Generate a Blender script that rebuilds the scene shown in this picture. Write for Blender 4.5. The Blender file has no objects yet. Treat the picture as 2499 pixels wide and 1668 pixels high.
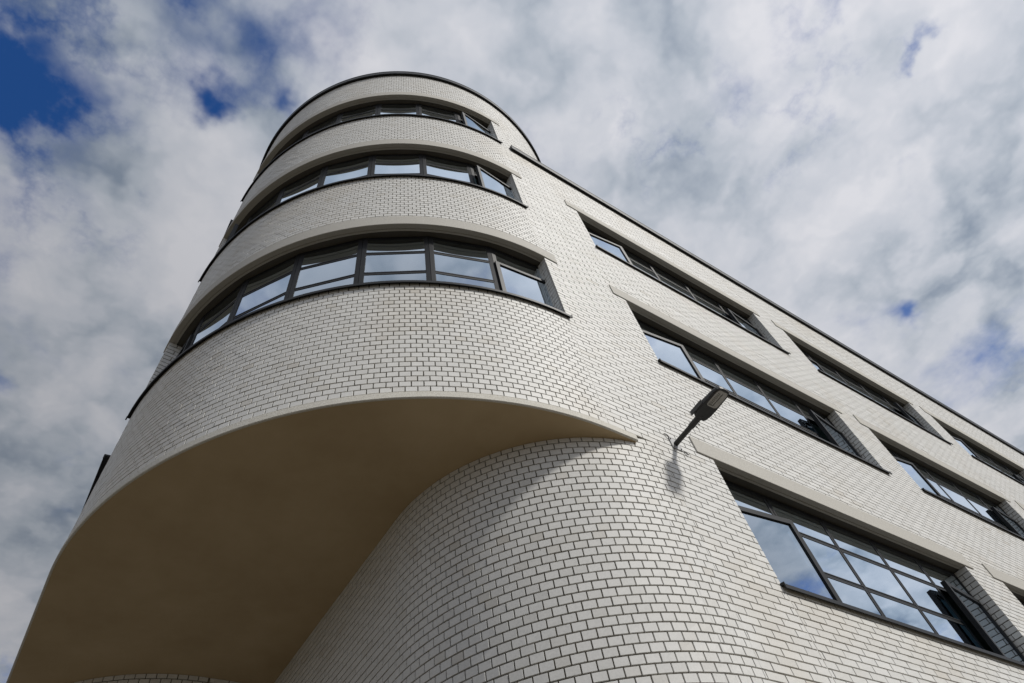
import bpy, bmesh, math, random
import numpy as np
from mathutils import Vector, Matrix

random.seed(7)
rng = np.random.default_rng(11)
scene = bpy.context.scene
col = scene.collection
R_ = math.radians

# ------------------------------------------------------------------ camera
YAW, PITCH, ROLL = 0.7655, 0.9432, -0.2395
CAM = Vector((-3.9362, -2.9547, 1.6))
fw = Vector((math.sin(YAW) * math.cos(PITCH), math.cos(YAW) * math.cos(PITCH), math.sin(PITCH)))
r0 = Vector((math.cos(YAW), -math.sin(YAW), 0.0))
u0 = r0.cross(fw)
right = math.cos(ROLL) * r0 + math.sin(ROLL) * u0
up = -math.sin(ROLL) * r0 + math.cos(ROLL) * u0
cd = bpy.data.cameras.new('camera')
cam = bpy.data.objects.new('camera', cd)
col.objects.link(cam)
mw = Matrix.Identity(4)
for i in range(3):
    mw[i][0], mw[i][1], mw[i][2], mw[i][3] = right[i], up[i], -fw[i], CAM[i]
cam.matrix_world = mw
cd.sensor_fit = 'HORIZONTAL'
cd.sensor_width = 36.0
FPX = 1549.5 / 2499.0            # focal length in picture widths
cd.lens = 36.0 * FPX
cd.clip_start = 0.05
cd.clip_end = 5000
scene.camera = cam

# ------------------------------------------------------------------ sky and sun
SUN_AZ, SUN_EL = R_(26.0), R_(43.5)      # azimuth from -Y towards +X
to_sun = Vector((math.sin(SUN_AZ) * math.cos(SUN_EL), -math.cos(SUN_AZ) * math.cos(SUN_EL), math.sin(SUN_EL)))
world = bpy.data.worlds.new('World')
scene.world = world
world.use_nodes = True
wn, wl = world.node_tree.nodes, world.node_tree.links
wn.clear()


def N(nodes, typ, **kw):
    n = nodes.new(typ)
    for k, v in kw.items():
        if k == 'inp':
            for kk, vv in v.items():
                n.inputs[kk].default_value = vv
        else:
            setattr(n, k, v)
    return n


def math_node(nodes, links, op, a, b=None, c=None, clamp=False):
    n = nodes.new('ShaderNodeMath')
    n.operation = op
    n.use_clamp = clamp
    for i, x in enumerate((a, b, c)):
        if x is None:
            continue
        if isinstance(x, (int, float)):
            n.inputs[i].default_value = x
        else:
            links.new(x, n.inputs[i])
    return n.outputs[0]


def build_world():
    M = lambda op, a, b=None, c=None, cl=False: math_node(wn, wl, op, a, b, c, cl)
    tc = N(wn, 'ShaderNodeTexCoord')
    nrm = N(wn, 'ShaderNodeVectorMath', operation='NORMALIZE')
    wl.new(tc.outputs['Generated'], nrm.inputs[0])
    sep = N(wn, 'ShaderNodeSeparateXYZ')
    wl.new(nrm.outputs[0], sep.inputs[0])
    zz = M('ADD', M('MAXIMUM', sep.outputs[2], 0.0), 0.15)
    u = M('DIVIDE', sep.outputs[0], zz)
    v = M('DIVIDE', sep.outputs[1], zz)
    uv = N(wn, 'ShaderNodeCombineXYZ')
    wl.new(u, uv.inputs[0])
    wl.new(v, uv.inputs[1])

    def noise(scale, detail, rough, off, dist=0.0, sx=1.0, sy=1.0):
        mp = N(wn, 'ShaderNodeMapping')
        mp.inputs['Location'].default_value = off
        mp.inputs['Scale'].default_value = (sx, sy, 1)
        wl.new(uv.outputs[0], mp.inputs[0])
        n = N(wn, 'ShaderNodeTexNoise', noise_dimensions='2D')
        n.inputs['Scale'].default_value = scale
        n.inputs['Detail'].default_value = detail
        n.inputs['Roughness'].default_value = rough
        n.inputs['Distortion'].default_value = dist
        wl.new(mp.outputs[0], n.inputs['Vector'])
        return n.outputs['Fac']
    # thickness of the cloud deck
    cover = noise(2.7, 7, 0.54, (3.1, 7.7, 0), 0.1)
    fine = noise(9.0, 5, 0.56, (1.3, 2.2, 0), 0.15)
    cov = M('MULTIPLY_ADD', fine, 0.42, M('SUBTRACT', cover, 0.03))
    # narrow seams between neighbouring clouds
    seam = M('ABSOLUTE', M('SUBTRACT', noise(5.5, 6, 0.60, (7.9, 0.6, 0), 0.0), 0.5))
    seam = M('SUBTRACT', 1.0, M('DIVIDE', seam, 0.09), None, True)
    seam = M('MULTIPLY', seam, M('MULTIPLY', M('SUBTRACT', noise(2.4, 3, 0.5, (9.2, 5.1, 0)), 0.36, None, True), 0.60))
    cov = M('SUBTRACT', cov, seam)
    # breaks in the cloud deck (centre u, v, radius, strength), with ragged outlines
    wu = M('MULTIPLY_ADD', noise(7.0, 4, 0.58, (2.0, 4.0, 0)), 0.16, M('SUBTRACT', u, 0.08))
    wv = M('MULTIPLY_ADD', noise(7.0, 4, 0.58, (6.0, 1.0, 0)), 0.16, M('SUBTRACT', v, 0.08))
    acc = None
    for (hu, hv, r, s) in [(-0.305, 0.400, 0.085, .46), (-0.31, 0.42, 0.050, .22), (-0.27, 0.30, 0.08, .12), (-0.065, 0.225, 0.068, .40), (-0.15, 0.24, 0.07, .12), (-0.085, 0.315, 0.028, .45),
                           (-0.02, 0.28, 0.022, .40), (-0.25, 0.80, 0.035, .50),
                           (0.985, 0.045, 0.024, .42), (0.94, 0.08, 0.045, .28), (1.16, 0.01, 0.07, .34), (0.65, -0.23, 0.022, .36), (0.80, -0.06, 0.03, .26),
                           (-0.05, 1.50, 0.10, .36), (0.10, -0.62, 0.08, .36), (0.72, -1.12, 0.08, .6),
                           (-0.75, -0.5, 0.14, .5), (1.95, -1.15, 0.2, .40), (-0.64, 0.20, 0.09, .8), (-1.0, 0.6, 0.10, .6), (1.22, -0.98, 0.10, .46),
                           (-1.25, 0.15, 0.14, .5), (-0.62, -1.6, 0.25, .45), (1.9, 0.9, .2, .45), (0.6, 1.9, .25, .45)]:
        du = M('DIVIDE', M('SUBTRACT', wu, hu), r)
        dv = M('DIVIDE', M('SUBTRACT', wv, hv), r)
        d2 = M('MULTIPLY_ADD', du, du, M('MULTIPLY', dv, dv))
        g = M('MULTIPLY', M('EXPONENT', M('MULTIPLY', d2, -0.6)), s)
        acc = g if acc is None else M('ADD', acc, g)
    cov = M('SUBTRACT', cov, acc)
    mask = N(wn, 'ShaderNodeMapRange', interpolation_type='SMOOTHSTEP')
    mask.inputs['From Min'].default_value = 0.0
    mask.inputs['From Max'].default_value = 0.57
    wl.new(cov, mask.inputs['Value'])
    # light and dark parts of the clouds
    body = noise(2.3, 6, 0.52, (8.3, 1.4, 0), 0.15)
    tex = noise(7.0, 6, 0.58, (5.5, 9.1, 0), 0.1)
    wuv = N(wn, 'ShaderNodeCombineXYZ')
    wl.new(wu, wuv.inputs[0])
    wl.new(wv, wuv.inputs[1])
    vo = N(wn, 'ShaderNodeTexVoronoi', voronoi_dimensions='2D', feature='SMOOTH_F1')
    vo.inputs['Scale'].default_value = 6.0
    vo.inputs['Detail'].default_value = 2.0
    vo.inputs['Roughness'].default_value = 0.55
    vo.inputs['Lacunarity'].default_value = 2.2
    vo.inputs['Smoothness'].default_value = 0.6
    wl.new(wuv.outputs[0], vo.inputs['Vector'])
    puff = M('SUBTRACT', 0.75, vo.outputs['Distance'])
    b = M('MULTIPLY_ADD', puff, 0.30, M('MULTIPLY_ADD', tex, 0.26, M('MULTIPLY', body, 0.70)))
    br = N(wn, 'ShaderNodeMapRange')
    br.inputs['From Min'].default_value = 0.25
    br.inputs['From Max'].default_value = 0.67
    wl.new(b, br.inputs['Value'])
    ramp = N(wn, 'ShaderNodeValToRGB')
    e = ramp.color_ramp.elements
    e[0].position = 0.0
    e[0].color = (0.225, 0.272, 0.345, 1)
    e[1].position = 1.0
    e[1].color = (0.63, 0.635, 0.675, 1)
    for pos, c in ((0.30, (0.395, 0.435, 0.495, 1)), (0.55, (0.505, 0.53, 0.585, 1))):
        m_ = e.new(pos)
        m_.color = c
    wl.new(br.outputs[0], ramp.inputs[0])
    # clouds scatter forward: they are brighter on the sun's side of the sky
    dt = N(wn, 'ShaderNodeVectorMath', operation='DOT_PRODUCT')
    wl.new(nrm.outputs[0], dt.inputs[0])
    dt.inputs[1].default_value = tuple(to_sun)
    fs = N(wn, 'ShaderNodeMapRange', interpolation_type='SMOOTHSTEP')
    fs.inputs['From Min'].default_value = -0.3
    fs.inputs['From Max'].default_value = 1.1
    fs.inputs['To Min'].default_value = 0.62
    fs.inputs['To Max'].default_value = 1.22
    wl.new(dt.outputs['Value'], fs.inputs['Value'])
    sky = N(wn, 'ShaderNodeTexSky', sky_type='NISHITA')
    sky.sun_disc = False
    sky.sun_elevation = SUN_EL
    sky.sun_rotation = math.pi - SUN_AZ
    sky.altitude = 300
    sky.air_density = 1.0
    sky.dust_density = 0.3
    sky.ozone_density = 3.0
    hs = N(wn, 'ShaderNodeHueSaturation')
    hs.inputs['Saturation'].default_value = 1.3
    hs.inputs['Hue'].default_value = 0.512
    wl.new(sky.outputs[0], hs.inputs['Color'])
    bg1 = N(wn, 'ShaderNodeBackground')
    bg1.inputs['Strength'].default_value = 0.105
    wl.new(hs.outputs[0], bg1.inputs[0])
    bg2 = N(wn, 'ShaderNodeBackground')
    wl.new(fs.outputs[0], bg2.inputs['Strength'])
    wl.new(ramp.outputs[0], bg2.inputs[0])
    mix = N(wn, 'ShaderNodeMixShader')
    wl.new(mask.outputs[0], mix.inputs[0])
    wl.new(bg1.outputs[0], mix.inputs[1])
    wl.new(bg2.outputs[0], mix.inputs[2])
    out = N(wn, 'ShaderNodeOutputWorld')
    wl.new(mix.outputs[0], out.inputs[0])


build_world()
sd = bpy.data.lights.new('sun', 'SUN')
sd.energy = 3.2
sd.angle = R_(5.0)
sd.color = (1.0, 0.965, 0.905)
sun = bpy.data.objects.new('sun', sd)
sun.rotation_euler = to_sun.to_track_quat('Z', 'Y').to_euler()
sun.location = to_sun * 60
col.objects.link(sun)

vs = scene.view_settings
vs.view_transform = 'Standard'
vs.look = 'None'
vs.exposure = 0.0
vs.gamma = 1.0
vs.use_curve_mapping = False

# ------------------------------------------------------------------ dimensions (metres)
FH = 44 / 12.0                # storey
NC = 45                       # courses per storey
CR = FH / NC                  # course
BL, BH = 0.246, 0.123         # stretcher / header module
JB, JH = 0.0132, 0.0118       # bed / head joint
R = 4.36                      # rounded corner of the upper storeys
R2, XC2, YB = 2.13, 0.712, 5.83   # rounded corner of the recessed ground storey
LB = 6.596                    # underside of the lowest lintel
LH = 0.272                    # lintel height
OPEN = 21 * CR                # opening height
OL, OR_, LL, LR, PITCHX = 1.67, 7.195, 1.40, 7.442, 6.65
WW = OR_ - OL
ZR, ZT = 15.79, 19.60         # underside of wing coping / drum coping
ZS = LB - 2 * CR              # top of the slab edge = lowest course of the upper wall
ZS0 = ZS - 0.10               # underside of the slab
XTIP = 0.374                  # where the slab edge runs out
LX = 27.0                     # wing length
LWL = 13.0                    # left wing length
LWO = 0.56                    # first opening of the left wing from the tangent point
RDT = 0.168                   # the same in the drum
RD = 0.195                    # depth of the window face behind the brick face


# ------------------------------------------------------------------ materials
def principled(name, base, rough=0.6, metal=0.0, spec=0.5):
    m = bpy.data.materials.new(name)
    m.use_nodes = True
    p = m.node_tree.nodes['Principled BSDF']
    p.inputs['Base Color'].default_value = (*base, 1)
    p.inputs['Roughness'].default_value = rough
    p.inputs['Metallic'].default_value = metal
    p.inputs['Specular IOR Level'].default_value = spec
    return m, m.node_tree.nodes, m.node_tree.links, p


def noise_color(m, nodes, links, p, c1, c2, scale, detail=6, lo=.35, hi=.65, bump=0.0, bscale=None, bdist=.002, rough=.6):
    tc = nodes.new('ShaderNodeTexCoord')
    ge = nodes.new('ShaderNodeNewGeometry')
    n = nodes.new('ShaderNodeTexNoise')
    n.inputs['Scale'].default_value = scale
    n.inputs['Detail'].default_value = detail
    n.inputs['Roughness'].default_value = rough
    links.new(ge.outputs['Position'], n.inputs['Vector'])
    r = nodes.new('ShaderNodeValToRGB')
    r.color_ramp.elements[0].position = lo
    r.color_ramp.elements[0].color = (*c1, 1)
    r.color_ramp.elements[1].position = hi
    r.color_ramp.elements[1].color = (*c2, 1)
    links.new(n.outputs['Fac'], r.inputs[0])
    links.new(r.outputs[0], p.inputs['Base Color'])
    if bump:
        n2 = nodes.new('ShaderNodeTexNoise')
        n2.inputs['Scale'].default_value = bscale or scale
        n2.inputs['Detail'].default_value = 5
        links.new(ge.outputs['Position'], n2.inputs['Vector'])
        b = nodes.new('ShaderNodeBump')
        b.inputs['Strength'].default_value = bump
        b.inputs['Distance'].default_value = bdist
        links.new(n2.outputs['Fac'], b.inputs['Height'])
        links.new(b.outputs[0], p.inputs['Normal'])
    return r


def mat_brick():
    m, nd, lk, p = principled('white_brick', (.6, .59, .56), 0.55, spec=.30)
    M = lambda op, a, b=None, c=None, cl=False: math_node(nd, lk, op, a, b, c, cl)
    at = nd.new('ShaderNodeAttribute')
    at.attribute_name = 'tint'
    ge = nd.new('ShaderNodeNewGeometry')
    ramp = nd.new('ShaderNodeValToRGB')
    e = ramp.color_ramp.elements
    e[0].position, e[0].color = 0.0, (0.520, 0.498, 0.452, 1)
    e[1].position, e[1].color = 1.0, (0.685, 0.677, 0.648, 1)
    for pos, c in ((0.10, (0.588, 0.568, 0.525)), (0.28, (0.620, 0.612, 0.584)), (0.7, (0.652, 0.646, 0.622))):
        k = e.new(pos)
        k.color = (*c, 1)
    lk.new(at.outputs['Fac'], ramp.inputs[0])
    # broad weathering and fine mottling
    n1 = nd.new('ShaderNodeTexNoise')
    n1.inputs['Scale'].default_value = 0.55
    n1.inputs['Detail'].default_value = 5
    lk.new(ge.outputs['Position'], n1.inputs['Vector'])
    w = nd.new('ShaderNodeMapRange')
    w.inputs['From Min'].default_value = 0.52
    w.inputs['From Max'].default_value = 0.72
    w.inputs['To Max'].default_value = 0.7
    lk.new(n1.outputs['Fac'], w.inputs['Value'])
    mx = nd.new('ShaderNodeMix')
    mx.data_type = 'RGBA'
    mx.blend_type = 'MULTIPLY'
    lk.new(w.outputs[0], mx.inputs['Factor'])
    lk.new(ramp.outputs[0], mx.inputs[6])
    mx.inputs[7].default_value = (0.92, 0.875, 0.81, 1)
    n2 = nd.new('ShaderNodeTexNoise')
    n2.inputs['Scale'].default_value = 55
    n2.inputs['Detail'].default_value = 4
    lk.new(ge.outputs['Position'], n2.inputs['Vector'])
    sp = nd.new('ShaderNodeMapRange')
    sp.inputs['From Min'].default_value = 0.30
    sp.inputs['From Max'].default_value = 0.60
    sp.inputs['To Min'].default_value = 0.93
    sp.inputs['To Max'].default_value = 1.03
    lk.new(n2.outputs['Fac'], sp.inputs['Value'])
    # rare dark pits
    vo = nd.new('ShaderNodeTexVoronoi')
    vo.inputs['Scale'].default_value = 4.5
    lk.new(ge.outputs['Position'], vo.inputs['Vector'])
    pit = nd.new('ShaderNodeMapRange')
    pit.inputs['From Min'].default_value = 0.022
    pit.inputs['From Max'].default_value = 0.034
    pit.inputs['To Min'].default_value = 0.25
    pit.inputs['To Max'].default_value = 1.0
    lk.new(vo.outputs['Distance'], pit.inputs['Value'])
    vm = nd.new('ShaderNodeVectorMath')
    vm.operation = 'SCALE'
    lk.new(mx.outputs[2], vm.inputs[0])
    lk.new(M('MULTIPLY', sp.outputs[0], pit.outputs[0]), vm.inputs['Scale'])
    lk.new(vm.outputs[0], p.inputs['Base Color'])
    lk.new(M('MULTIPLY_ADD', n2.outputs['Fac'], 0.25, 0.45), p.inputs['Roughness'])
    n3 = nd.new('ShaderNodeTexNoise')
    n3.inputs['Scale'].default_value = 14
    n3.inputs['Detail'].default_value = 3
    lk.new(ge.outputs['Position'], n3.inputs['Vector'])
    b = nd.new('ShaderNodeBump')
    b.inputs['Strength'].default_value = 0.12
    b.inputs['Distance'].default_value = 0.003
    lk.new(n3.outputs['Fac'], b.inputs['Height'])
    lk.new(b.outputs[0], p.inputs['Normal'])
    return m


M_BRICK = mat_brick()
m, a, b, p = principled('mortar', (.17, .16, .14), 0.9)
noise_color(m, a, b, p, (.110, .100, .082), (.200, .176, .132), 1.6, lo=.3, hi=.7, bump=.4, bscale=160)
M_MORTAR = m
m, a, b, p = principled('cast_stone', (.5, .47, .42), 0.8)
noise_color(m, a, b, p, (.375, .357, .320), (.515, .497, .450), 130, detail=5, lo=.36, hi=.62, bump=.35, bscale=180)
M_STONE = m
m, a, b, p = principled('plaster', (.5, .43, .31), 0.85)
noise_color(m, a, b, p, (.440, .335, .200), (.515, .402, .250), 1.3, detail=7, lo=.35, hi=.68, bump=.25, bscale=60)
M_PLASTER = m
m, a, b, p = principled('soffit_board_shaded', (.12, .11, .09), 0.7)
noise_color(m, a, b, p, (.070, .064, .052), (.090, .082, .068), 2.5)  # dark board tone, deepened so the colour carries the shade under the lintels
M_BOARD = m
m, a, b, p = principled('render_edge', (.55, .53, .47), 0.9)
noise_color(m, a, b, p, (.50, .475, .415), (.66, .64, .58), 75, lo=.35, hi=.65, bump=.6, bscale=90, bdist=.004)
M_EDGE = m
m, a, b, p = principled('dark_frame', (.032, .034, .037), 0.5, spec=.25)
noise_color(m, a, b, p, (.0075, .008, .009), (.013, .0138, .015), 6, lo=.3, hi=.7)
M_FRAME = m
m, a, b, p = principled('gasket', (.008, .008, .009), 0.6)
M_GASKET = m
m, a, b, p = principled('dark_sheet_metal', (.024, .025, .028), 0.5, spec=.3)
noise_color(m, a, b, p, (.008, .0085, .0095), (.015, .0155, .017), 3.5, lo=.3, hi=.7)
M_SHEET = m
m, a, b, p = principled('coping_top_metal', (.05, .052, .055), 0.5, spec=.3)
M_SHEET2 = m
m, a, b, p = principled('sealant', (.56, .545, .50), 0.6)
noise_color(m, a, b, p, (.48, .465, .43), (.60, .585, .54), 20)
M_SEAL = m
m, a, b, p = principled('interior_paint', (.50, .50, .47), 0.8)
noise_color(m, a, b, p, (.46, .46, .43), (.54, .54, .51), 1.0)
M_ROOM = m
m, a, b, p = principled('roof_membrane', (.12, .12, .12), 0.9)
noise_color(m, a, b, p, (.09, .09, .09), (.15, .15, .15), 2.0)
M_ROOF = m
m, a, b, p = principled('paving', (.17, .155, .13), 0.9)
noise_color(m, a, b, p, (.075, .063, .044), (.115, .097, .068), 1.7, bump=.3, bscale=40)
M_GROUND = m
m, a, b, p = principled('lamp_housing', (.033, .034, .034), 0.5)
noise_color(m, a, b, p, (.013, .0135, .0135), (.020, .0205, .0205), 12)
M_LAMP = m
m, a, b, p = principled('lamp_lens', (.30, .29, .27), 0.22)
noise_color(m, a, b, p, (.26, .25, .23), (.33, .32, .30), 30)
M_LENS = m
m, a, b, p = principled('led_chip', (.10, .095, .075), 0.3)
M_LED = m
m, a, b, p = principled('galvanised_plate', (.30, .30, .30), 0.5, metal=.3)
noise_color(m, a, b, p, (.26, .26, .26), (.34, .34, .34), 25)
M_PLATE = m


def mat_glass():
    m = bpy.data.materials.new('coated_glass')
    m.use_nodes = True
    nd, lk = m.node_tree.nodes, m.node_tree.links
    nd.clear()
    out = nd.new('ShaderNodeOutputMaterial')
    # reflectance of a solar-control double pane: about a third facing, rising steeply to grazing
    lw_ = nd.new('ShaderNodeLayerWeight')
    lw_.inputs['Blend'].default_value = 0.5
    fr = nd.new('ShaderNodeMapRange')
    fr.inputs['From Min'].default_value = 0.38
    fr.inputs['From Max'].default_value = 0.67
    fr.inputs['To Min'].default_value = 0.22
    fr.inputs['To Max'].default_value = 0.92
    lk.new(lw_.outputs['Facing'], fr.inputs['Value'])
    ge = nd.new('ShaderNodeNewGeometry')
    inv = math_node(nd, lk, 'SUBTRACT', 1.0, ge.outputs['Backfacing'])
    fac = math_node(nd, lk, 'MULTIPLY', fr.outputs[0], inv)
    # faint roller-wave distortion of real panes
    n = nd.new('ShaderNodeTexNoise')
    n.inputs['Scale'].default_value = 1.6
    n.inputs['Detail'].default_value = 1.5
    lk.new(ge.outputs['Position'], n.inputs['Vector'])
    bp = nd.new('ShaderNodeBump')
    bp.inputs['Strength'].default_value = 0.10
    bp.inputs['Distance'].default_value = 0.003
    lk.new(n.outputs['Fac'], bp.inputs['Height'])
    tr = nd.new('ShaderNodeBsdfTransparent')
    tr.inputs[0].default_value = (.26, .35, .39, 1)
    gl = nd.new('ShaderNodeBsdfGlossy')
    gl.inputs['Color'].default_value = (.78, .89, 1.0, 1)
    gl.inputs['Roughness'].default_value = 0.015
    lk.new(bp.outputs[0], gl.inputs['Normal'])
    mx = nd.new('ShaderNodeMixShader')
    lk.new(fac, mx.inputs[0])
    lk.new(tr.outputs[0], mx.inputs[1])
    lk.new(gl.outputs[0], mx.inputs[2])
    lk.new(mx.outputs[0], out.inputs[0])
    return m


M_GLASS = mat_glass()


# ------------------------------------------------------------------ object helpers
def link_obj(name, data, parent=None, loc=None, rotz=None):
    o = bpy.data.objects.new(name, data)
    col.objects.link(o)
    if parent is not None:
        o.parent = parent
    if loc is not None:
        o.location = loc
    if rotz is not None:
        o.rotation_euler = (0, 0, rotz)
    return o


def mesh_from(name, verts, faces, mat, mats=None, smooth=False):
    me = bpy.data.meshes.new(name)
    me.from_pydata([tuple(v) for v in verts], [], faces)
    bm = bmesh.new()
    bm.from_mesh(me)
    bmesh.ops.recalc_face_normals(bm, faces=bm.faces)
    bm.to_mesh(me)
    bm.free()
    me.materials.append(mat)
    me.shade_flat()
    return me


class MB:
    def __init__(self):
        self.v, self.f = [], []

    def box(self, x0, x1, y0, y1, z0, z1, bev=0.0):
        i = len(self.v)
        self.v += [(x0, y0, z0), (x1, y0, z0), (x1, y1, z0), (x0, y1, z0),
                   (x0, y0, z1), (x1, y0, z1), (x1, y1, z1), (x0, y1, z1)]
        self.f += [(i, i + 3, i + 2, i + 1), (i + 4, i + 5, i + 6, i + 7), (i, i + 1, i + 5, i + 4),
                   (i + 1, i + 2, i + 6, i + 5), (i + 2, i + 3, i + 7, i + 6), (i + 3, i, i + 4, i + 7)]
        return self

    def prism(self, poly, z0, z1):
        i, n = len(self.v), len(poly)
        self.v += [(x, y, z0) for x, y in poly] + [(x, y, z1) for x, y in poly]
        self.f.append(tuple(range(i + n - 1, i - 1, -1)))
        self.f.append(tuple(range(i + n, i + 2 * n)))
        for k in range(n):
            j = (k + 1) % n
            self.f.append((i + k, i + j, i + n + j, i + n + k))
        return self

    def sweep(self, rows, closed_profile=True, caps=True, loop=False):
        """rows: list of stations, each a list of 3-D profile points"""
        i, n, m = len(self.v), len(rows[0]), len(rows)
        for r in rows:
            self.v += [tuple(q) for q in r]
        kk = n if closed_profile else n - 1
        for a in range(m if loop else m - 1):
            b2 = (a + 1) % m
            for k in range(kk):
                j = (k + 1) % n
                self.f.append((i + a * n + k, i + a * n + j, i + b2 * n + j, i + b2 * n + k))
        if caps and not loop:
            self.f.append(tuple(i + k for k in range(n)))
            self.f.append(tuple(i + (m - 1) * n + k for k in range(n - 1, -1, -1)))
        return self

    def tube(self, p0, p1, r0_, r1_=None, n=16):
        r1_ = r0_ if r1_ is None else r1_
        p0, p1 = Vector(p0), Vector(p1)
        d = (p1 - p0).normalized()
        a_ = d.orthogonal().normalized()
        b_ = d.cross(a_)
        rows = []
        for pp, rr in ((p0, r0_), (p1, r1_)):
            rows.append([pp + rr * (math.cos(t) * a_ + math.sin(t) * b_) for t in [2 * math.pi * k / n for k in range(n)]])
        return self.sweep(rows)

    def mesh(self, name, mat, smooth=False):
        return mesh_from(name, self.v, self.f, mat, smooth=smooth)


def tag(o, label=None, cat=None, kind=None, group=None):
    for k, v in (('label', label), ('category', cat), ('kind', kind), ('group', group)):
        if v:
            o[k] = v
    return o


# ------------------------------------------------------------------ ground
gm = MB().box(-400, 400, -400, 400, -0.5, 0.0).mesh('ground', M_GROUND)
tag(link_obj('ground', gm), kind='structure')

building = link_obj('office_building', None, loc=(0, 0, 0))
tag(building, 'white brick office building with a rounded corner drum and long bands of dark windows', 'building')


# ------------------------------------------------------------------ wall segments
class Line:
    """x,y = p + s*t ; outward normal n ; t x n = -1"""
    def __init__(self, p, t, n):
        self.p, self.t, self.n = p, t, n

    def ev(self, s, d):
        return (self.p[0] + self.t[0] * s - self.n[0] * d, self.p[1] + self.t[1] * s - self.n[1] * d)

    step = None


class Arc:
    """s = r * angle, angle from -Y towards +X"""
    def __init__(self, c, r):
        self.c, self.r = c, r

    def ev(self, s, d):
        a_ = s / self.r
        return (self.c[0] + (self.r - d) * math.sin(a_), self.c[1] - (self.r - d) * math.cos(a_))

    step = 0.25


HP = math.pi / 2
BAND = -R * R_(85.5)             # where the drum's window bands stop on the far side
fac = Line((0, 0), (1, 0), (0, -1))
arc = Arc((0, R), R)
lw = Line((-R, R), (0, -1), (-1, 0))             # s negative towards the back
arc2 = Arc((XC2, R2), R2)
rec = Line((XC2 - R2, R2), (0, -1), (-1, 0))
bk = Line((0, YB), (1, 0), (0, -1))
arc3 = Arc((-R + R2, YB + R2), R2)
lw2 = Line((-R, YB + R2), (0, -1), (-1, 0))

ROWS = [LB + FH * k for k in range(4)]           # lintel undersides; row 3 only in the drum
fac_open, fac_lint, lw_open, lw_lint = [], [], [], []
WCOLS = 4
for k in range(3):
    for c in range(WCOLS):
        fac_open.append((OL + c * PITCHX, OR_ + c * PITCHX, ROWS[k] - OPEN, ROWS[k]))
        fac_lint.append((LL + c * PITCHX, LR + c * PITCHX, ROWS[k], ROWS[k] + LH))
LWC = 2
for k in (1,):
    for c in range(LWC):
        o_ = LWO + c * PITCHX
        lw_open.append((-(o_ + WW), -o_, ROWS[k] - OPEN, ROWS[k]))
        lw_lint.append((-(o_ + WW + .25), -(o_ - .25), ROWS[k], ROWS[k] + LH))
dr_open, dr_lint, fac_tail, lw_tail = [], [], [], []
for k in (1, 2, 3):
    dr_open.append((BAND, 0.0, ROWS[k] - OPEN, ROWS[k]))
    dr_lint.append((BAND - .25, 0.0, ROWS[k], ROWS[k] + LH))
    fac_tail.append((-.001, 0.25, ROWS[k], ROWS[k] + LH))

# (segment, s0, s1, z0, z1, module, openings, lintels, jamb at s0?, jamb at s1?)
STIP = -R2 * math.asin((XC2 - XTIP) / R2)
WALLS = [
    ('wing', fac, 0.0, LX, ZS, ZR, BL, fac_open, fac_lint + [t for t in fac_tail]),
    ('drum', arc, -R * HP, 0.0, ZS, ZT, BH, dr_open, dr_lint),
    ('left', lw, -LWL, 0.0, ZS, ZR, BL, lw_open, lw_lint + lw_tail),
    ('drumr', arc, 0.0, R * R_(175), ZR, ZT, BH, [], [(0, .25, ROWS[3], ROWS[3] + LH)]),
    ('druml', arc, -R * R_(175), -R * HP, ZR, ZT, BH, [], []),
    ('low', fac, OL, LX, 0.0, ZS, BL, fac_open, fac_lint),
    ('low2', fac, XC2, OL, 0.0, ZS, BL, fac_open, fac_lint),
    ('lowarc', arc2, STIP, 0.0, 0.0, ZS, BH, [], []),
    ('lowarc2', arc2, -R2 * HP, STIP, 0.0, ZS0, BH, [], []),
    ('lowrec', rec, -(YB - R2), 0.0, 0.0, ZS0, BL, [], []),
    ('lowbk', bk, -R + R2, XC2 - R2, 0.0, ZS0, BL, [], []),
    ('lowarc3', arc3, -R2 * HP, 0.0, 0.0, ZS0, BH, [], []),
    ('lowleft', lw2, -8.0, 0.0, 0.0, ZS0, BL, [], []),
]


# ------------------------------------------------------------------ bricks
recs = []          # (seg, s0, s1, z0, z1, depth0, depth1)


def subtract(pieces, rect):
    out = []
    a0, a1, b0, b1 = rect
    for (s0, s1, z0, z1) in pieces:
        if s1 <= a0 or s0 >= a1 or z1 <= b0 + 1e-4 or z0 >= b1 - 1e-4:
            out.append((s0, s1, z0, z1))
            continue
        if s0 < a0:
            out.append((s0, a0, z0, z1))
        if s1 > a1:
            out.append((a1, s1, z0, z1))
        c0, c1 = max(s0, a0), min(s1, a1)
        if z1 > b1 + .012:
            out.append((c0, c1, b1 + .004, z1))
        if z0 < b0 - .012:
            out.append((c0, c1, z0, b0 - .004))
    return out


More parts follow.
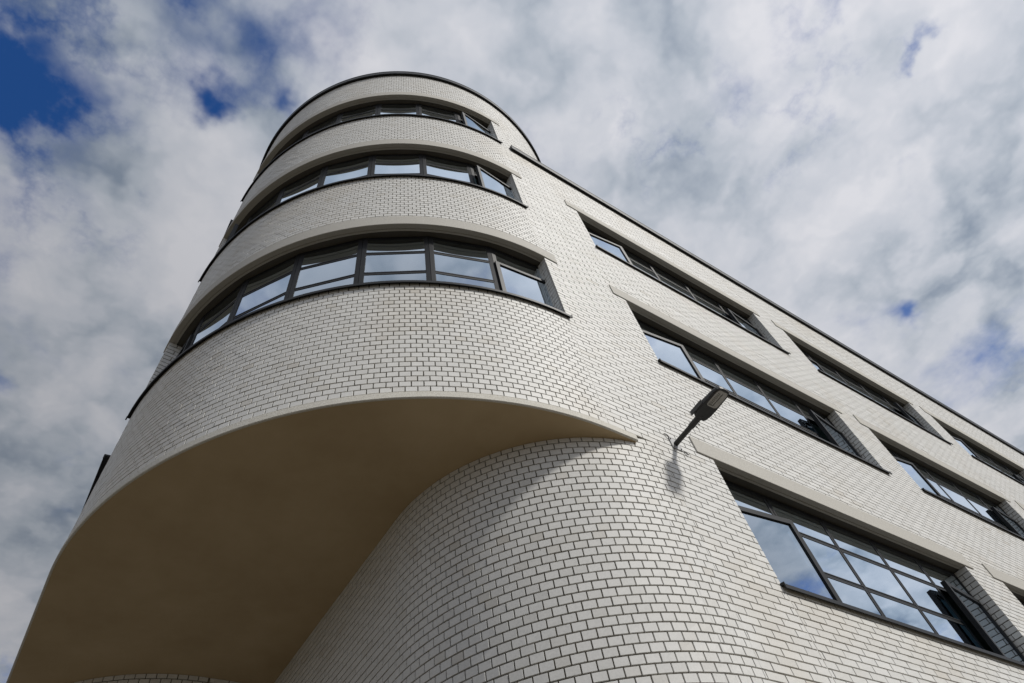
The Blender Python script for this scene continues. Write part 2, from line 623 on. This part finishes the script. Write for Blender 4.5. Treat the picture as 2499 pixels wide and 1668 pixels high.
def lay(seg, sA, sB, zA, zB, mod, opens, lints, name):
    i0 = math.floor((zA - LB) / CR + 1e-6)
    i1 = math.ceil((zB - LB) / CR - 1e-6)
    g0 = 0.0 if name in ('lowarc', 'low2') else .0062
    g1 = 0.0 if name in ('lowarc', 'lowarc2') else .0062
    for i in range(i0, i1):
        z0, z1 = LB + i * CR + JB / 2, LB + (i + 1) * CR - JB / 2
        z0, z1 = max(z0, zA + .003), min(z1, zB - .003)
        if z1 - z0 < .012:
            continue
        off = (mod / 2 if i % 2 else 0.0)
        if mod == BL and i % 4 >= 2:
            off += 0.0
        n0 = math.floor((sA - off) / mod) - 1
        n1 = math.ceil((sB - off) / mod) + 1
        for n in range(n0, n1):
            s0, s1 = n * mod + off + JH / 2, (n + 1) * mod + off - JH / 2
            s0, s1 = max(s0, sA + g0), min(s1, sB - g1)
            if s1 - s0 < .006:
                continue
            pcs = [(s0, s1, z0, z1)]
            for rct in opens:
                if rct[0] < s1 and rct[1] > s0 and rct[2] < z1 and rct[3] > z0:
                    pcs = subtract(pcs, rct)
            for rct in lints:
                if rct[0] < s1 and rct[1] > s0 and rct[2] < z1 and rct[3] > z0:
                    pcs = subtract(pcs, rct)
            for (a0, a1, b0, b1) in pcs:
                if a1 - a0 < .006 or b1 - b0 < .012:
                    continue
                d0 = d1 = .03
                for rct in opens:
                    if rct[2] < (b0 + b1) / 2 < rct[3]:
                        if abs(a0 - rct[1]) < 1e-6:
                            d0 = .24 if i % 2 else .115
                        if abs(a1 - rct[0]) < 1e-6:
                            d1 = .24 if i % 2 else .115
                recs.append([seg, a0, a1, b0, b1, d0, d1])


for (nm, seg, sA, sB, zA, zB, mod, op, li) in WALLS:
    lay(seg, sA, sB, zA, zB, mod, op, li, nm)

# jambs of the drum band and second jamb bricks of every opening
jambs = []     # (segment for the jamb face, s-range of second brick, z0, z1)


def add_jambs(opens, mk_right, mk_left):
    for (a0, a1, z0, z1) in opens:
        i0 = round((z0 - LB) / CR)
        i1 = round((z1 - LB) / CR)
        for i in range(i0, i1):
            zz0, zz1 = LB + i * CR + JB / 2, LB + (i + 1) * CR - JB / 2
            if i % 2 == 0:
                for mk, s_ in ((mk_right, a1), (mk_left, a0)):
                    sg, q0, q1 = mk(s_, .127, .24)
                    recs.append([sg, q0, q1, zz0, zz1, .03, .03])


add_jambs(fac_open, lambda s, d0, d1: (Line((s, 0), (0, -1), (-1, 0)), -d1, -d0),
          lambda s, d0, d1: (Line((s, 0), (0, 1), (1, 0)), d0, d1))
add_jambs(lw_open, lambda s, d0, d1: (Line((-R, R - s), (1, 0), (0, -1)), d0, d1),
          lambda s, d0, d1: (Line((-R, R - s), (-1, 0), (0, 1)), -d1, -d0))
# drum band ends at both tangent points
for (a0, a1, z0, z1) in dr_open:
    for i in range(round((z0 - LB) / CR), round((z1 - LB) / CR)):
        zz0, zz1 = LB + i * CR + JB / 2, LB + (i + 1) * CR - JB / 2
        sg = Line((0.004, 0), (0, -1), (-1, 0))
        for (d0, d1) in ([(.0335, .24)] if i % 2 else [(.0335, .115), (.127, .24)]):
            recs.append([sg, -d1, -d0, zz0, zz1, .03, .03])
        if i % 2 == 0:
            aa = BAND / R
            sg = Line(arc.ev(BAND, 0), (-math.sin(aa), math.cos(aa)), (math.cos(aa), math.sin(aa)))
            recs.append([sg, .127, .24, zz0, zz1, .03, .03])

BEV = 0.0010


def brick_verts(rec):
    seg, s0, s1, z0, z1, d0, d1 = rec
    j = rng.normal(0, .0006, 4)
    base = rng.normal(0, .0008)
    e = seg.ev
    v = []
    # front inset
    for (s, z, k) in ((s0 + BEV, z0 + BEV, 0), (s1 - BEV, z0 + BEV, 1), (s1 - BEV, z1 - BEV, 2), (s0 + BEV, z1 - BEV, 3)):
        x, y = e(s, base + j[k])
        v.append((x, y, z))
    for (s, z, k) in ((s0, z0, 0), (s1, z0, 1), (s1, z1, 2), (s0, z1, 3)):
        x, y = e(s, base + j[k] + BEV)
        v.append((x, y, z))
    for (s, z, d) in ((s0, z0, d0), (s1, z0, d1), (s1, z1, d1), (s0, z1, d0)):
        x, y = e(s, d)
        v.append((x, y, z))
    return v


BF = [(0, 1, 2, 3)]
for k in range(4):
    j = (k + 1) % 4
    BF.append((k + 4, j + 4, j, k))
    BF.append((k + 8, j + 8, j + 4, k + 4))

ALLV = np.array([brick_verts(r) for r in recs])            # n,12,3
NB = len(recs)
TINT = np.clip(rng.beta(3.4, 2.4, NB), 0, 1)
odd = rng.random(NB) < 0.018
TINT[odd] *= 0.3

# the 300 bricks that show largest in the picture become parts of their own
c_ = np.array(CAM)
rel = ALLV[:, 0:4, :] - c_
dep = rel @ np.array(fw)
px = rel @ np.array(right) / np.maximum(dep, .01) * FPX + 0.5
py = 0.5 - rel @ np.array(up) / np.maximum(dep, .01) * FPX * (1024 / 683)
inside = (dep > .3).all(1) & (px > 0).all(1) & (px < 1).all(1) & (py > 0).all(1) & (py < 1).all(1)
area = np.zeros(NB)
for k in range(4):
    j = (k + 1) % 4
    area += px[:, k] * -py[:, j] + px[:, j] * py[:, k]
area = np.where(inside, area, 0) * np.sign(np.median(area[inside]))
order = np.argsort(-area)
single = order[:300]
is_single = np.zeros(NB, bool)
is_single[single] = True


def brick_mesh(name, idx):
    V = ALLV[idx].reshape(-1, 3)
    n = len(idx)
    F = (np.array(BF)[None] + 12 * np.arange(n)[:, None, None]).reshape(-1, 4)
    me = bpy.data.meshes.new(name)
    me.vertices.add(len(V))
    me.vertices.foreach_set('co', V.ravel().astype(np.float32))
    me.loops.add(F.size)
    me.loops.foreach_set('vertex_index', F.ravel().astype(np.int32))
    me.polygons.add(len(F))
    me.polygons.foreach_set('loop_start', (np.arange(len(F)) * 4).astype(np.int32))
    me.update(calc_edges=True)
    me.shade_flat()
    at = me.attributes.new('tint', 'FLOAT', 'POINT')
    at.data.foreach_set('value', np.repeat(TINT[idx], 12).astype(np.float32))
    me.materials.append(M_BRICK)
    return me


rest = np.where(~is_single)[0]
bo = link_obj('bricks', brick_mesh('bricks', rest), building)
tag(bo, kind='stuff')


# ------------------------------------------------------------------ mortar backing with openings
def breaks(vals, lo, hi, step=None):
    b_ = sorted({round(x, 5) for x in vals if lo < x < hi} | {round(lo, 5), round(hi, 5)})
    if step:
        o_ = []
        for q0, q1 in zip(b_[:-1], b_[1:]):
            n = max(1, math.ceil((q1 - q0) / step))
            o_ += [q0 + (q1 - q0) * k / n for k in range(n)]
        b_ = o_ + [b_[-1]]
    return b_


def backing(walls, name):
    mb = MB()
    inner = MB()
    for (nm, seg, sA, sB, zA, zB, mod, op, li) in walls:
        ext = 0.0
        S = breaks([q for r in op for q in r[:2]], sA, sB, seg.step)
        Z = breaks([q for r in op for q in r[2:]], zA, zB)
        for s0, s1 in zip(S[:-1], S[1:]):
            for z0, z1 in zip(Z[:-1], Z[1:]):
                cs, cz = (s0 + s1) / 2, (z0 + z1) / 2
                if any(r[0] < cs < r[1] and r[2] < cz < r[3] for r in op):
                    continue
                for (bb, d) in ((mb, .0150), (inner, .33)):
                    i = len(bb.v)
                    for s, z in ((s0, z0), (s1, z0), (s1, z1), (s0, z1)):
                        x, y = seg.ev(s, d)
                        bb.v.append((x, y, z))
                    bb.f.append((i, i + 1, i + 2, i + 3))
        for r in op:
            z0, z1 = max(r[2], zA), min(r[3], zB)
            if z1 <= z0:
                continue
            for s, o_ in ((r[0], -.0150), (r[1], .0150)):
                if not (sA - .01 <= s <= sB + .01):
                    continue
                i = len(mb.v)
                for d, z in ((.0150, z0), (.33, z0), (.33, z1), (.0150, z1)):
                    x, y = seg.ev(s + o_, d)
                    mb.v.append((x, y, z))
                mb.f.append((i, i + 1, i + 2, i + 3))
            # sloping bed under the sill
            S2 = breaks([], r[0], r[1], seg.step)
            for q0, q1 in zip(S2[:-1], S2[1:]):
                if r[2] < zA - .01:
                    continue
                i = len(mb.v)
                for s, d in ((q0, .0150), (q1, .0150), (q1, .33), (q0, .33)):
                    x, y = seg.ev(s, d)
                    mb.v.append((x, y, r[2] - .004))
                mb.f.append((i, i + 1, i + 2, i + 3))
    o = link_obj(name, mesh_keep(name, mb, M_MORTAR), building)
    link_obj('inner_wall', mesh_keep('inner_wall', inner, M_ROOM), building)
    return o


def mesh_keep(name, mb, mat):
    me = bpy.data.meshes.new(name)
    me.from_pydata(mb.v, [], mb.f)
    me.materials.append(mat)
    me.shade_flat()
    return me


wall_up = backing(WALLS[:5], 'brick_wall')
wall_lo = backing(WALLS[5:], 'brick_wall')

for n, i in enumerate(single):
    me = brick_mesh('brick', np.array([i]))
    ctr = ALLV[i].mean(0)
    me.transform(Matrix.Translation(Vector(-ctr)))
    z_ = ctr[2]
    link_obj('brick', me, wall_lo if z_ < ZS else wall_up, loc=ctr)

# movement joints, pale sealant
def vjoint(seg, s, z0, z1, w=.0122):
    mb = MB()
    pts = [seg.ev(s - w / 2, .003), seg.ev(s + w / 2, .003), seg.ev(s + w / 2, .02), seg.ev(s - w / 2, .02)]
    mb.prism(pts, z0, z1)
    link_obj('movement_joint', mb.mesh('movement_joint', M_SEAL), building)


prev = ZS
for k in (1, 2, 3):
    vjoint(fac, 0.0, prev, ROWS[k] - OPEN - .06)
    prev = ROWS[k] + LH + .003
vjoint(fac, 0.0, prev, ZT)
vjoint(fac, OL, 0.0, LB - OPEN - .05)
vjoint(arc2, -R2 * HP, 0.0, ZS0)
vjoint(arc, -R * HP, ZS, ROWS[1] - OPEN - .06)


# ------------------------------------------------------------------ sweeps along the walls (lintels, sills, copings)
def stations(parts):
    """parts: list of (seg, s0, s1); returns list of evaluators along the joined path"""
    st = []
    for seg, s0, s1 in parts:
        n = 1 if seg.step is None else max(2, math.ceil(abs(s1 - s0) / .09))
        for k in range(n + 1):
            if st and k == 0:
                continue
            s = s0 + (s1 - s0) * k / n
            st.append((seg, s))
    return st


def sweep_path(name, parts, profile, mat, parent=building, loop=False, smooth=False):
    """profile: list of (depth, z)"""
    rows = []
    for seg, s in stations(parts):
        r = []
        for d, z in profile:
            x, y = seg.ev(s, d)
            r.append((x, y, z))
        rows.append(r)
    if loop:
        rows = rows[:-1]
    mb = MB()
    mb.sweep(rows, loop=loop)
    return link_obj(name, mb.mesh(name, mat), parent)


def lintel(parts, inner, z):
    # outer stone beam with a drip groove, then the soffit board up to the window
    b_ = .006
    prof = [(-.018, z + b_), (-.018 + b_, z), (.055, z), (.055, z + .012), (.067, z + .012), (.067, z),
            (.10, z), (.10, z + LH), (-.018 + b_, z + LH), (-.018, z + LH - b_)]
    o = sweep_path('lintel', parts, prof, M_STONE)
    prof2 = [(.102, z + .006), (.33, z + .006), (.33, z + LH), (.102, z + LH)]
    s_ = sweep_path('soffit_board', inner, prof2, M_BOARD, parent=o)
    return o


def sill(parts, z, x=0.0):
    prof = [(RD + .05, z + .022), (-.044 - x, z - .004), (-.044 - x, z - .050), (-.039 - x, z - .054), (-.031 - x, z - .050),
            (-.036 - x, z - .046), (-.038 - x, z - .009), (RD + .05, z + .014)]
    o = sweep_path('sill', parts, prof, M_SHEET)
    # pressed end caps
    for seg, s in ((parts[0][0], parts[0][1]), (parts[-1][0], parts[-1][2])):
        mb = MB()
        dd = .006
        rows = []
        for q in (s - dd, s + dd):
            rows.append([(*seg.ev(q, d), zz) for d, zz in ((-.048 - x, z - .056), (-.048 - x, z + .012), (.02, z + .022), (.02, z - .008), (-.032 - x, z - .014), (-.032 - x, z - .056))])
        mb.sweep(rows)
        link_obj('end_cap', mb.mesh('end_cap', M_SHEET), o)
    return o


for k in range(3):
    for c in range(WCOLS):
        x0 = c * PITCHX
        lintel([(fac, LL + x0, LR + x0)], [(fac, OL + x0 - .02, OR_ + x0 + .02)], ROWS[k])
        sill([(fac, OL + x0 - .02, OR_ + x0 + .05)], ROWS[k] - OPEN)
for k in (1,):
    for c in range(LWC):
        o_ = LWO + c * PITCHX
        lintel([(lw, -(o_ + WW + .25), -(o_ - .25))], [(lw, -(o_ + WW), -o_)], ROWS[k])
        sill([(lw, -(o_ + WW + .05), -(o_ - .05))], ROWS[k] - OPEN, .066 if k == 1 else 0.0)
for k in (1, 2, 3):
    pr = [(arc, BAND - .25, 0), (fac, 0, .25)] if k < 3 else [(arc, BAND - .25, .25)]
    lintel(pr, [(arc, BAND - .02, .04)], ROWS[k])
    sill([(arc, BAND - .05, 0), (fac, 0, .045)] if k < 3 else [(arc, BAND - .05, .045)], ROWS[k] - OPEN)


def coping(parts, z, loop=False):
    prof = [(-.068, z - .020), (-.062, z - .026), (-.046, z - .022), (-.056, z - .014), (-.056, z + .02), (.02, z + .02), (.02, z + .165),
            (-.068, z + .180)]
    o = sweep_path('coping', parts, prof, M_SHEET, loop=loop)
    sweep_path('coping_cap', parts, [(-.074, z + .182), (-.074, z + .200), (.42, z + .185), (.42, z + .167)], M_SHEET2, parent=o, loop=loop)
    return o


coping([(fac, .295, LX)], ZR)
coping([(lw, -LWL, -.30)], ZR)
coping([(arc, -math.pi * R, math.pi * R)], ZT, loop=True)
def coping_joint(seg, s, z):
    rows = [[(*seg.ev(q, d), zz) for d, zz in ((-.071, z - .028), (-.071, z + .203), (.0, z + .198), (.0, z + .17), (-.064, z + .175), (-.064, z - .028))] for q in (s - .03, s + .03)]
    link_obj('coping_joint', MB().sweep(rows).mesh('coping_joint', M_SHEET2 if False else M_FRAME), building)


for q in range(1, 9):
    coping_joint(fac, q * 3.02, ZR)
for q in range(-3, 5):
    coping_joint(arc, R * R_(12 + q * 30), ZT)
# ------------------------------------------------------------------ slab edge and soffit
sweep_path('slab_edge', [(lw, -LWL, 0), (arc, -R * HP, 0), (fac, 0, XTIP)],
           [(-.012, ZS0 + .008), (-.004, ZS0), (.012, ZS0), (.012, ZS - .012), (-.012, ZS - .014)], M_EDGE)
poly = []
for k in range(61):
    poly.append(arc.ev(-R * HP + R * HP * k / 60, .0125))
poly = [(-R + .0125, R + 9.0)] + poly + [(XTIP - .01, .0125), (1.2, 3.0), (1.2, R + 9.0)]
link_obj('soffit', MB().prism(poly, ZS0 + .001, ZS - .01).mesh('soffit', M_PLASTER), building)

# ------------------------------------------------------------------ floors, roofs, rear walls
def footprint(d, drum_only=False):
    pts = [(LX - .3, d)]
    for k in range(31):
        a_ = -HP * k / 30
        pts.append(((R - d) * math.sin(a_), R - (R - d) * math.cos(a_)))
    pts += [(-R + d, R + LWL - .3), (5.0, R + LWL - .3), (5.0, 9.0), (LX - .3, 9.0)]
    return pts


for k in range(3):
    z = ROWS[k] + .42
    link_obj('floor_slab', MB().prism(footprint(.33), z, z + .30).mesh('floor_slab', M_ROOM), building)
link_obj('roof', MB().prism(footprint(.33), ZR - .55, ZR - .30).mesh('roof', M_ROOF), building)
disk = [((R - .33) * math.sin(2 * math.pi * k / 64), R - (R - .33) * math.cos(2 * math.pi * k / 64)) for k in range(64)]
link_obj('roof', MB().prism(disk, ZT - .55, ZT - .30).mesh('roof', M_ROOF), building)
rw = MB()
rw.box(LX - .3, LX, .34, 9.0, 0, ZR)
rw.box(5.0, LX - .31, 9.0, 9.3, 0, ZR)
rw.box(5.0, 5.3, 9.31, R + LWL, 0, ZR)
rw.box(-R + .34, 4.99, R + LWL - .3, R + LWL, 0, ZR)
link_obj('rear_wall', rw.mesh('rear_wall', M_ROOM), building)
pw = MB()
pw.box(.8, LX - .4, 5.2, 5.3, ZS, ZR - .6)
pw.box(.8, .9, 5.31, 16.0, ZS, ZR - .6)
link_obj('partition_wall', pw.mesh('partition_wall', M_ROOM), building)

# ------------------------------------------------------------------ windows
H = OPEN
ZT1, ZT2 = H - .50, H - 1.075       # transoms
FW = .062
y0, y1 = RD, RD + .075
BW = WW / 5


def frame_ring(mb, x0, x1, z0, z1, ya, yb, w):
    mb.box(x0, x1, ya, yb, z0, z0 + w)
    mb.box(x0, x1, ya, yb, z1 - w, z1)
    mb.box(x0, x0 + w, ya, yb, z0 + w, z1 - w)
    mb.box(x1 - w, x1, ya, yb, z0 + w, z1 - w)


def gasket_ring(mb, x0, x1, z0, z1, ya, yb, w=.012):
    frame_ring(mb, x0, x1, z0, z1, ya, yb, w)


ME = {}
# wing window: outer frame, mullions, transoms
mb = MB()
frame_ring(mb, 0.004, WW - .004, .02, H - .002, y0, y1, FW)
ME['frame'] = mb.mesh('frame', M_FRAME)
ME['mullion'] = MB().box(-.029, .029, y0 + .004, y1, .02 + FW, H - FW).mesh('mullion', M_FRAME)
ME['mullion_wide'] = MB().box(-.045, -.006, y0 + .004, y1, .02 + FW, H - FW).box(.006, .045, y0 + .004, y1, .02 + FW, H - FW) \
    .box(-.0058, .0058, y0 + .03, y1, .02 + FW, H - FW).mesh('mullion', M_FRAME)
ME['transom'] = MB().box(.030, BW - .030, y0 + .008, y1, -.022, .022).mesh('transom', M_FRAME)
ME['transom_end'] = MB().box(FW + .005, BW - .046, y0 + .008, y1, -.022, .022).mesh('transom', M_FRAME)
ME['transom_end2'] = MB().box(.030, BW - FW - .005, y0 + .008, y1, -.022, .022).mesh('transom', M_FRAME)


def pane_mesh(w, h):
    key = ('pane', round(w, 4), round(h, 4))
    if key not in ME:
        ME[key] = MB().box(-w / 2, w / 2, -.014, .014, -h / 2, h / 2).mesh('pane', M_GLASS)
    return ME[key]


def gasket_mesh(w, h):
    key = ('gasket', round(w, 4), round(h, 4))
    if key not in ME:
        mb = MB()
        frame_ring(mb, -w / 2, w / 2, -h / 2, h / 2, -.020, -.0145, .013)
        ME[key] = mb.mesh('gasket', M_GASKET)
    return ME[key]


def put_pane(parent, x0, x1, z0, z1, y):
    w, h = x1 - x0, z1 - z0
    link_obj('pane', pane_mesh(w, h), parent, ((x0 + x1) / 2, y, (z0 + z1) / 2))
    link_obj('gasket', gasket_mesh(w, h), parent, ((x0 + x1) / 2, y, (z0 + z1) / 2))


SASH_W, SASH_H = BW + .005, ZT1 - .02
sw = .072
mbs = MB()
frame_ring(mbs, 0, SASH_W, 0, SASH_H, -.052, .018, sw)
ME['sash'] = mbs.mesh('sash', M_FRAME)
# mirrored sash (hinge on the other side)
mbs = MB()
frame_ring(mbs, -SASH_W, 0, 0, SASH_H, -.052, .018, sw)
ME['sash_m'] = mbs.mesh('sash', M_FRAME)
gk = MB()
for q in range(3):
    gk.box(-.002 + .0, .012, -.045 + q * .02, -.036 + q * .02, .01, SASH_H - .01)
ME['stay'] = MB().box(-.012, .012, -.012, .012, 0, .30).mesh('window_stay', M_PLATE)


def sash(parent, hinge, direction, open_deg, z=.02):
    me = ME['sash'] if direction > 0 else ME['sash_m']
    rz = -R_(open_deg) * direction
    o = link_obj('sash', me, parent, (hinge[0], hinge[1], z), rz)
    w, h = SASH_W - 2 * sw + .02, SASH_H - 2 * sw + .02
    loc = Matrix.Rotation(rz, 4, 'Z') @ Vector((direction * SASH_W / 2, -.018, 0))
    for nm, mm in (('pane', pane_mesh(w, h)), ('gasket', gasket_mesh(w, h))):
        link_obj(nm, mm, parent, (hinge[0] + loc.x, hinge[1] + loc.y, z + SASH_H / 2), rz)


def wing_window(loc, rotz, open_l, open_r, swap_r=False):
    w = link_obj('window', None, building, loc, rotz)
    link_obj('frame', ME['frame'], w)
    for k in range(1, 5):
        link_obj('mullion', ME['mullion_wide' if k in (1,) else 'mullion'], w, (k * BW, 0, 0))
    yg = y0 + .022
    for k in range(5):
        x0 = k * BW + (.029 if k else FW) - .004
        x1 = (k + 1) * BW - (.029 if k < 4 else FW) + .004
        if k == 0:
            x1 -= .017
        link_obj('transom', ME['transom_end' if k == 0 else ('transom_end2' if k == 4 else 'transom')], w, (k * BW, 0, ZT1))
        put_pane(w, x0, x1, ZT1 + .022, H - FW + .004, yg)
        if k in (1, 2, 3):
            link_obj('transom', ME['transom'], w, (k * BW, 0, ZT2))
            put_pane(w, x0, x1, ZT2 + .022, ZT1 - .022, yg)
            put_pane(w, x0, x1, .02 + FW - .004, ZT2 - .022, yg)
    sash(w, (.02, y0 + .02), 1, open_l)
    if swap_r:
        sash(w, (WW - .02 - SASH_W, y0 + .02), 1, open_r)
    else:
        sash(w, (WW - .02, y0 + .02), -1, open_r)
    return w


opens = {(0, 0): (5.5, 6), (1, 0): (5.5, 6.5), (2, 0): (5.5, 4), (1, 1): (5.5, 3), (2, 1): (0, 6), (2, 2): (6, 0), (0, 1): (4, 0)}
for k in range(3):
    for c in range(WCOLS):
        a_, b_ = opens.get((k, c), (0, 0))
        wing_window((OL + c * PITCHX, 0, ROWS[k] - OPEN), 0, a_, b_)
for k in (1,):
    for c in range(LWC):
        o_ = LWO + c * PITCHX
        wing_window((-R, R + o_ + WW, ROWS[k] - OPEN), -HP, 0, 0)

# ribbon windows round the drum: flat bays set on the curve
NBAY = 7
HB = R_(90.3) / NBAY / 2
RI = R - RDT
CHX = RI * math.sin(HB)             # half chord at the frame face
YC = -RI * math.cos(HB)
mb = MB()
frame_ring(mb, -CHX + .003, CHX - .003, .02, H - .002, YC, YC + .075, .055)
ME['bay_frame'] = mb.mesh('frame', M_FRAME)
ME['bay_transom'] = MB().box(-CHX + .058, CHX - .058, YC + .006, YC + .075, -.022, .022).mesh('transom', M_FRAME)


def ribbon(k, open_r, open_l):
    w = link_obj('ribbon_window', None, building, (0, R, ROWS[k] - OPEN))
    for n in range(NBAY):
        a_ = R_(1.4) - HB - 2 * HB * n
        b = link_obj('frame', ME['bay_frame'], w, rotz=a_)
        rot = Matrix.Rotation(a_, 4, 'Z')
        link_obj('transom', ME['bay_transom'], w, (0, 0, ZT1), a_)
        xs = CHX - .054
        yg = YC + .022

        def pp(z0, z1):
            wd, h = 2 * xs, z1 - z0
            l_ = rot @ Vector((0, yg, 0))
            for nm, mm in (('pane', pane_mesh(wd, h)), ('gasket', gasket_mesh(wd, h))):
                link_obj(nm, mm, w, (l_.x, l_.y, (z0 + z1) / 2), a_)
        pp(ZT1 + .022, H - .055)
        if n in (0, NBAY - 1):
            sg = -1 if n == 0 else 1
            op = open_r if n == 0 else open_l
            hx = (CHX - .01) * (1 if n == 0 else -1)
            wS, hS = 2 * CHX - .02, SASH_H
            key = 'bay_sash%d' % sg
            if key not in ME:
                q = MB()
                frame_ring(q, min(0, sg * wS), max(0, sg * wS), 0, hS, -.05, .015, .062)
                ME[key] = q.mesh('sash', M_FRAME)
            hl = rot @ Vector((hx, YC + .015, 0))
            rz = a_ - R_(op) * sg
            link_obj('sash', ME[key], w, (hl.x, hl.y, .02), rz)
            l2 = Matrix.Rotation(rz, 4, 'Z') @ Vector((sg * wS / 2, -.018, 0))
            wd, h = wS - .11, hS - .11
            for nm, mm in (('pane', pane_mesh(wd, h)), ('gasket', gasket_mesh(wd, h))):
                link_obj(nm, mm, w, (hl.x + l2.x, hl.y + l2.y, .02 + hS / 2), rz)
        else:
            link_obj('transom', ME['bay_transom'], w, (0, 0, ZT2), a_)
            pp(ZT2 + .022, ZT1 - .022)
            pp(.072, ZT2 - .022)


ribbon(1, 0, 0)
ribbon(2, 9, 9)
ribbon(3, 9, 0)

# ------------------------------------------------------------------ wall lamp
LPX, LPZ = 1.037, 6.567
lamp = link_obj('wall_lamp', None, loc=(LPX, 0, LPZ))
tag(lamp, 'dark LED street lamp on a short arm fixed to the white brick facade', 'wall lamp')
TILT = 0.07
plate = MB().box(-.075, .075, -.014, -.001, -.085, .085)
link_obj('base_plate', plate.mesh('base_plate', M_PLATE), lamp)
for sx in (-1, 1):
    for sz in (-1, 1):
        link_obj('bolt', MB().tube((sx * .055, -.0142, sz * .065), (sx * .055, -.026, sz * .065), .009, n=6).mesh('bolt', M_PLATE), lamp)
ax = Vector((0, -1, TILT)).normalized()
link_obj('arm', MB().tube((0, -.012, 0), ax * .44, .030, n=20).mesh('arm', M_LAMP), lamp)
link_obj('spigot', MB().tube(ax * .29, ax * .47, .036, n=20).mesh('spigot', M_LAMP), lamp)
for t in (.33, .37):
    p0 = ax * t + Vector((.034, 0, -.02))
    link_obj('screw', MB().tube(p0, p0 + Vector((.02, 0, -.014)), .006, n=8).mesh('screw', M_LAMP), lamp)
cab = MB()
cpts = [(-.070, -.016, .075), (-.092, -.020, .098), (-.112, -.012, .120), (-.118, .004, .132)]
for q0, q1 in zip(cpts[:-1], cpts[1:]):
    cab.tube(q0, q1, .006, n=8)
link_obj('cable', cab.mesh('cable', M_GASKET), lamp)
cab = MB()
cpts = [(.085, .004, -.075), (.108, -.014, -.088), (.132, -.016, -.112), (.128, -.022, -.128)]
for q0, q1 in zip(cpts[:-1], cpts[1:]):
    cab.tube(q0, q1, .007, n=8)
link_obj('cable', cab.mesh('cable', M_GASKET), lamp)
# head: rounded outline, tapering thickness; local axes: along ax, across x, up n
nrm = Vector((0, TILT, 1)).normalized()


def head_pt(t, x, h):
    return ax * t + Vector((x, 0, 0)) + nrm * h


T0, T1 = .425, .875
outline = []
Wb, Wm, We = .072, .108, .098
half = [(T0, .055), (T0 + .02, .085), (T0 + .09, .105), (T0 + .18, .110), (T1 - .09, .104), (T1 - .035, .094), (T1 - .010, .070), (T1, .030)]
outline = [(t, x) for t, x in half] + [(t, -x) for t, x in reversed(half)]


def hgt(t):
    q = (t - T0) / (T1 - T0)
    return .078 - .042 * q


hm = MB()
rows = [[head_pt(t, x * .93, -.030) for t, x in outline],
        [head_pt(t, x, -.022) for t, x in outline],
        [head_pt(t, x, .004) for t, x in outline],
        [head_pt(T0 + (t - T0) * .97 + .006, x * .88, hgt(t) * .75) for t, x in outline],
        [head_pt(T0 + (t - T0) * .92 + .014, x * .66, hgt(t)) for t, x in outline]]
hm.sweep(rows)
link_obj('lamp_head', hm.mesh('lamp_head', M_LAMP), lamp)
ge_ = MB()
rows = [[head_pt(T0 + t, sx * w, h) for sx, w, h in ((-1, .118, -.012), (-1, .108, .052), (-1, .100, .050), (-1, .108, -.016))] for t in (.0, .05, .12, .19)]
ge_.sweep(rows)
link_obj('hinge_cover', ge_.mesh('hinge_cover', M_LAMP), lamp)
lo = [(.635, .072), (.665, .078), (.80, .076), (.835, .066), (.845, .045)]
lens_o = [(t, x) for t, x in lo] + [(t, -x) for t, x in reversed(lo)]
lens_o = [(.622, .050)] + lens_o + [(.622, -.050)]
lm_ = MB()
lm_.sweep([[head_pt(t, x, -.0345) for t, x in lens_o], [head_pt(t, x, -.0302) for t, x in lens_o]])
link_obj('lens', lm_.mesh('lens', M_LENS), lamp)
for r_i in range(8):
    for c_i in range(2):
        t = .655 + r_i * .021
        x = -.046 + c_i * .021
        q = MB()
        c0 = head_pt(t, x, -.0346)
        q.sweep([[head_pt(t + .0065 * math.cos(a2), x + .0065 * math.sin(a2), h) for a2 in [math.pi * 2 * j / 8 for j in range(8)]] for h in (-.0375, -.0347)])
        link_obj('led', q.mesh('led', M_LED), lamp)
sl = MB()
sl.sweep([[head_pt(t, x, h) for t, x in ((.645, .006), (.815, .006), (.815, .012), (.645, .012))] for h in (-.0372, -.0346)])
link_obj('slot', sl.mesh('slot', M_GASKET), lamp)
sl = MB()
sl.sweep([[head_pt(t, x, h) for t, x in ((.640, -.060), (.640, .012), (.645, .012), (.645, -.060))] for h in (-.0372, -.0346)])
link_obj('slot', sl.mesh('slot', M_GASKET), lamp)

print('bricks', NB, 'inside', int(inside.sum()), 'smallest single area', area[order[299]] * 1024 * 683)
